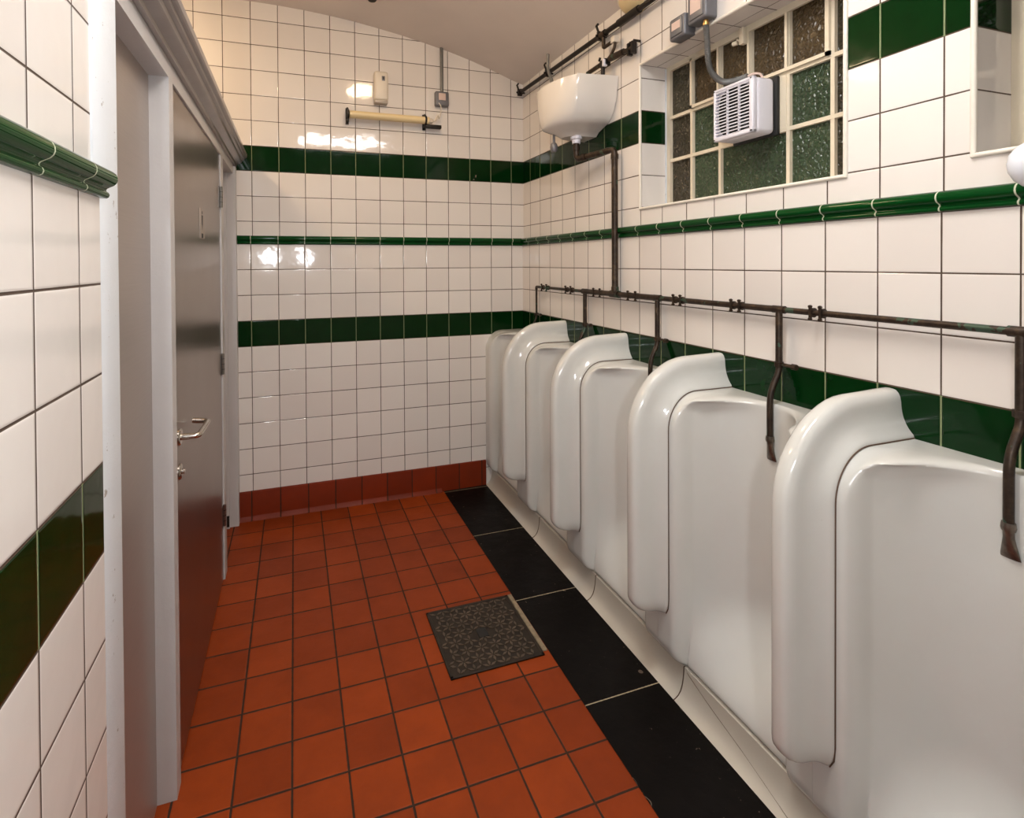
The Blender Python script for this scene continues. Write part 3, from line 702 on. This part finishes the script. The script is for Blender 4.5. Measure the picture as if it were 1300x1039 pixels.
# ------------------------------------------------------------------ things on the back wall
ds = thing('air_freshener', 'white air freshener dispenser above the tubular heater', 'dispenser', (-.987, 0, 2.535))
M().bbox(-1.031, -.944, -.062, 0, 2.552, 2.733, .014, 4).build('case', WPL2, ds)
M().bbox(-1.029, -.946, -.055, 0, 2.533, 2.556, .006, 3).build('base_tray', plain('grey tray', srgb(176, 166, 154), .4), ds)
M().bbox(-.986, -.966, -.0635, -.060, 2.672, 2.702, .002, 2).build('sensor_window', GREYM, ds)
M().box(-.979, -.972, -.0642, -.063, 2.679, 2.697).build('indicator', BLK, ds)
ht = thing('tubular_heater', 'cream tubular heater on two black brackets on the back wall', 'heater', (-.92, 0, 2.43))
M().tube([(-1.185, -.055, 2.447), (-.682, -.055, 2.447)], .0235, 20).build('heater_tube', TUBE, ht)
for x in (-1.195, -.705):
    g = M(); g.box(x - .009, x + .009, -.012, 0, 2.395, 2.495); g.tube([(x - .006, -.055, 2.447), (x + .006, -.055, 2.447)], .029, 18); g.box(x - .007, x + .007, -.055, 0, 2.406, 2.422); g.tube([(x, -.055, 2.476), (x, -.03, 2.49), (x, 0, 2.487)], .006, 8)
    g.build('bracket', DARKM, ht)
g = M(); g.lathe([(0, 0), (.019, 0), (.016, .02), (.008, .028), (0, .028)], (-.682, -.055, 2.447), (1, 0, 0), 16); g.tube([(-.655, -.055, 2.447), (-.640, -.055, 2.452), (-.622, -.05, 2.49), (-.61, -.045, 2.47)], .006, 8); g.build('end_terminal', WPL2, ht)
g = M(); g.bbox(-.70, -.598, -.060, -.025, 2.402, 2.424, .004, 2); g.build('terminal_tray', DARKM, ht)
M().tube(smooth_path([(-.61, -.045, 2.47), (-.597, -.045, 2.52), (-.60, -.05, 2.55), (-.612, -.045, 2.572)], 5), .0032, 8).build('supply_lead', WPL2, ht)
sw = thing('fused_switch', 'grey metal fused switch with conduit up to the ceiling', 'switch', (-.587, 0, 2.55))
M().bbox(-.633, -.541, -.042, 0, 2.555, 2.652, .010, 3).build('switch_body', GREYM, sw)
M().bbox(-.612, -.565, -.0455, -.041, 2.592, 2.638, .002, 2).build('switch_plate', LABEL, sw)
M().tube([(-.583, -.014, 2.65), (-.583, -.014, 2.95)], .011, 12).build('conduit', GREYP, sw)
cp = thing('ceiling_sensor', 'small round cream fitting on the ceiling near the back wall', 'ceiling fitting', (-1.09, -.40, 3.03))
M().lathe([(0, 0), (.046, 0), (.046, .02), (.040, .034), (0, .034)], (-1.09, -.40, 3.044), (0, 0, -1), 24).build('sensor_base', WPL2, cp)
M().lathe([(0, .034), (.028, .034), (.022, .046), (0, .046)], (-1.09, -.40, 3.044), (0, 0, -1), 20).build('sensor_lens', DARKM, cp)
sh = thing('wall_hook', 'tiny chrome hook on the upper green course of the back wall', 'hook', (-.36, 0, 2.08))
M().tube([(-.352, 0, 2.105), (-.352, -.02, 2.105), (-.352, -.024, 2.117)], .005, 10).build('hook_pin', CHROME, sh)
M().tube([(-.362, 0, 2.088), (-.362, -.012, 2.088)], .004, 10).build('screw', CHROME, sh)

# white globe at the right edge above the rail
gb = thing('wall_globe', 'white rounded plastic fitting on the right wall at the right edge of the view', 'wall fitting', (0, -2.765, 1.725))
M().lathe([(0, -.052), (.018, -.049), (.034, -.040), (.046, -.025), (.052, -.006), (.052, .010), (.046, .028), (.034, .042), (.018, .050), (0, .052)], (-.055, -2.765, 1.722), (0, .15, 1), 28).build('globe_shell', GLOBE, gb)
M().lathe([(0, 0), (.022, 0), (.022, .03), (0, .03)], (.008, -2.765, 1.722), (-1, 0, 0), 16).build('globe_base', GREYM, gb)

# ------------------------------------------------------------------ manhole cover
mc = thing('manhole_cover', 'square cast iron drain cover with a star tread set into the red tiles', 'drain cover', (-.79, -1.38, 0))
X0, X1, Y0, Y1 = -.990, -.612, -1.574, -1.184
M().box(X0, X1, Y0, Y1, -.002, .0035).build('cover_plate', IRON, mc)
g = M(); s = .060; h = s * math.sqrt(3) / 2; cx, cyy = (X0 + X1) / 2, (Y0 + Y1) / 2
for r in range(-6, 7):
    for q in range(-9, 10):
        for up in (0, 1):
            px = cx + q * s * .5; py = cyy + r * h
            if (q + r) % 2 == up: continue
            # thin leaf along each triangle edge bisector -> six pointed stars
            tri = [(px - s / 2, py - (h / 2 if up == 0 else -h / 2)), (px + s / 2, py - (h / 2 if up == 0 else -h / 2)), (px, py + (h / 2 if up == 0 else -h / 2))]
            gx = sum(t[0] for t in tri) / 3; gy = sum(t[1] for t in tri) / 3
            if not (X0 + .03 < gx < X1 - .03 and Y0 + .03 < gy < Y1 - .03): continue
            if abs(gx - cx) < .032 and abs(gy - cyy) < .038: continue
            for a in tri:
                dx, dy = gx - a[0], gy - a[1]; L = math.hypot(dx, dy); dx /= L; dy /= L; w = .0052
                p0 = (a[0] + dx * .003, a[1] + dy * .003); p1 = (a[0] + dx * L * .93, a[1] + dy * L * .93); mm = (a[0] + dx * L * .5, a[1] + dy * L * .5)
                q4 = [p0, (mm[0] - dy * w, mm[1] + dx * w), p1, (mm[0] + dy * w, mm[1] - dx * w)]
                g.loft([[(p[0], p[1], .003) for p in q4], [(p[0], p[1], .0058) for p in q4]])
g.build('star_tread', IRON2, mc, smooth=False)
g = M()
for a in ((X0, X1, Y0, Y0 + .012), (X0, X1, Y1 - .012, Y1), (X0, X0 + .012, Y0, Y1), (X1 - .012, X1, Y0, Y1)): g.bbox(a[0], a[1], a[2], a[3], -.002, .0062, .0015, 1)
g.build('cover_frame', IRON, mc)
g = M(); g.bbox(cx - .020, cx + .022, cyy - .028, cyy + .026, .003, .0066, .003, 2); g.build('lifting_slot', BLK, mc)
M().bbox(X1 + .002, -.590, Y0 + .02, Y1 + .0, -.002, .0055, .002, 1).build('mortar_strip', MORTAR, mc)

# ------------------------------------------------------------------ lamps
def lamp(name, loc, axis, r, label, col, st):
    t = thing(name, label, 'lamp', loc)
    M().lathe([(0, 0), (r, 0), (r, .03), (0, .03)], loc, axis, 28).build('lamp_base', WPL2, t)
    M().lathe([(0, .03), (r * .9, .03), (r * .86, .055), (r * .6, .075), (0, .085)], loc, axis, 28).build('lamp_diffuser', emit(name + ' glow', col, st), t)
def area(name, loc, rot, sx, sy, power, col):
    l = bpy.data.lights.new(name, 'AREA'); l.shape = 'RECTANGLE'; l.size = sx; l.size_y = sy; l.energy = power; l.color = col[:3]
    o = bpy.data.objects.new(name, l); COL.objects.link(o); o.location = loc; o.rotation_euler = rot; return o
lamp('ceiling_lamp', (-.98, -1.15, 3.025), (.08, 0, -1), .12, 'round warm ceiling lamp over the middle of the room', WARM, 62)
lamp('cubicle_lamp', (-2.5, -.56, 2.98), (0, 0, -1), .12, 'round warm ceiling lamp above the cubicles', WARM, 125)
t = thing('ceiling_panel_light', 'neutral panel light on the ceiling above the camera', 'lamp', (-.97, -2.5, 2.9))
M().bbox(-1.48, -.50, -2.62, -2.38, 2.85, 2.91, .008, 2).build('light_body', WPL, t)
M().bbox(-1.45, -.53, -2.59, -2.41, 2.83, 2.85, .005, 3).build('light_diffuser', emit('panel glow', NEUT, 56), t)
for i, x in enumerate((-1.79, -1.40)):
    area('flash_head', (x, -3.62, 1.60), (PI / 2, 0, 0), .07, .07, 10, (.93, .96, 1.0))

# dim sky behind the windows
w = bpy.data.worlds.new('night'); S.world = w; w.use_nodes = True
w.node_tree.nodes['Background'].inputs[0].default_value = (.10, .11, .10, 1); w.node_tree.nodes['Background'].inputs[1].default_value = .35

# ------------------------------------------------------------------ camera
W, H = 1300, 1039
f, pcx, pcy = 675.3007, 605.8113, 341.1369
yaw, pitch, roll = .33160429, -.01050186, -.00584253
cyw, syw, cp_, sp_, cr, sr = math.cos(yaw), math.sin(yaw), math.cos(pitch), math.sin(pitch), math.cos(roll), math.sin(roll)
fwd = Vector((syw * cp_, cyw * cp_, sp_)); right = Vector((cyw, -syw, 0)); up = right.cross(fwd)
r2 = cr * right + sr * up; u2 = -sr * right + cr * up
cam = bpy.data.cameras.new('camera'); co = bpy.data.objects.new('camera', cam); COL.objects.link(co)
R = Matrix((r2, u2, -fwd)).transposed().to_4x4(); R.translation = Vector((-1.51744, -3.42562, 1.52254)); co.matrix_world = R
cam.sensor_fit = 'HORIZONTAL'; cam.sensor_width = 36; cam.lens = f * 36 / W
cam.shift_x = (W / 2 - pcx) / W; cam.shift_y = (pcy - H / 2) / W; cam.clip_start = .02
S.camera = co
vs = S.view_settings
vs.view_transform = 'Standard'; vs.look = 'None'; vs.exposure = -0.12; vs.gamma = 1.0; vs.use_curve_mapping = False
S.cycles.max_bounces = 8; S.cycles.diffuse_bounces = 4; S.cycles.glossy_bounces = 4
S.cycles.sample_clamp_indirect = 6
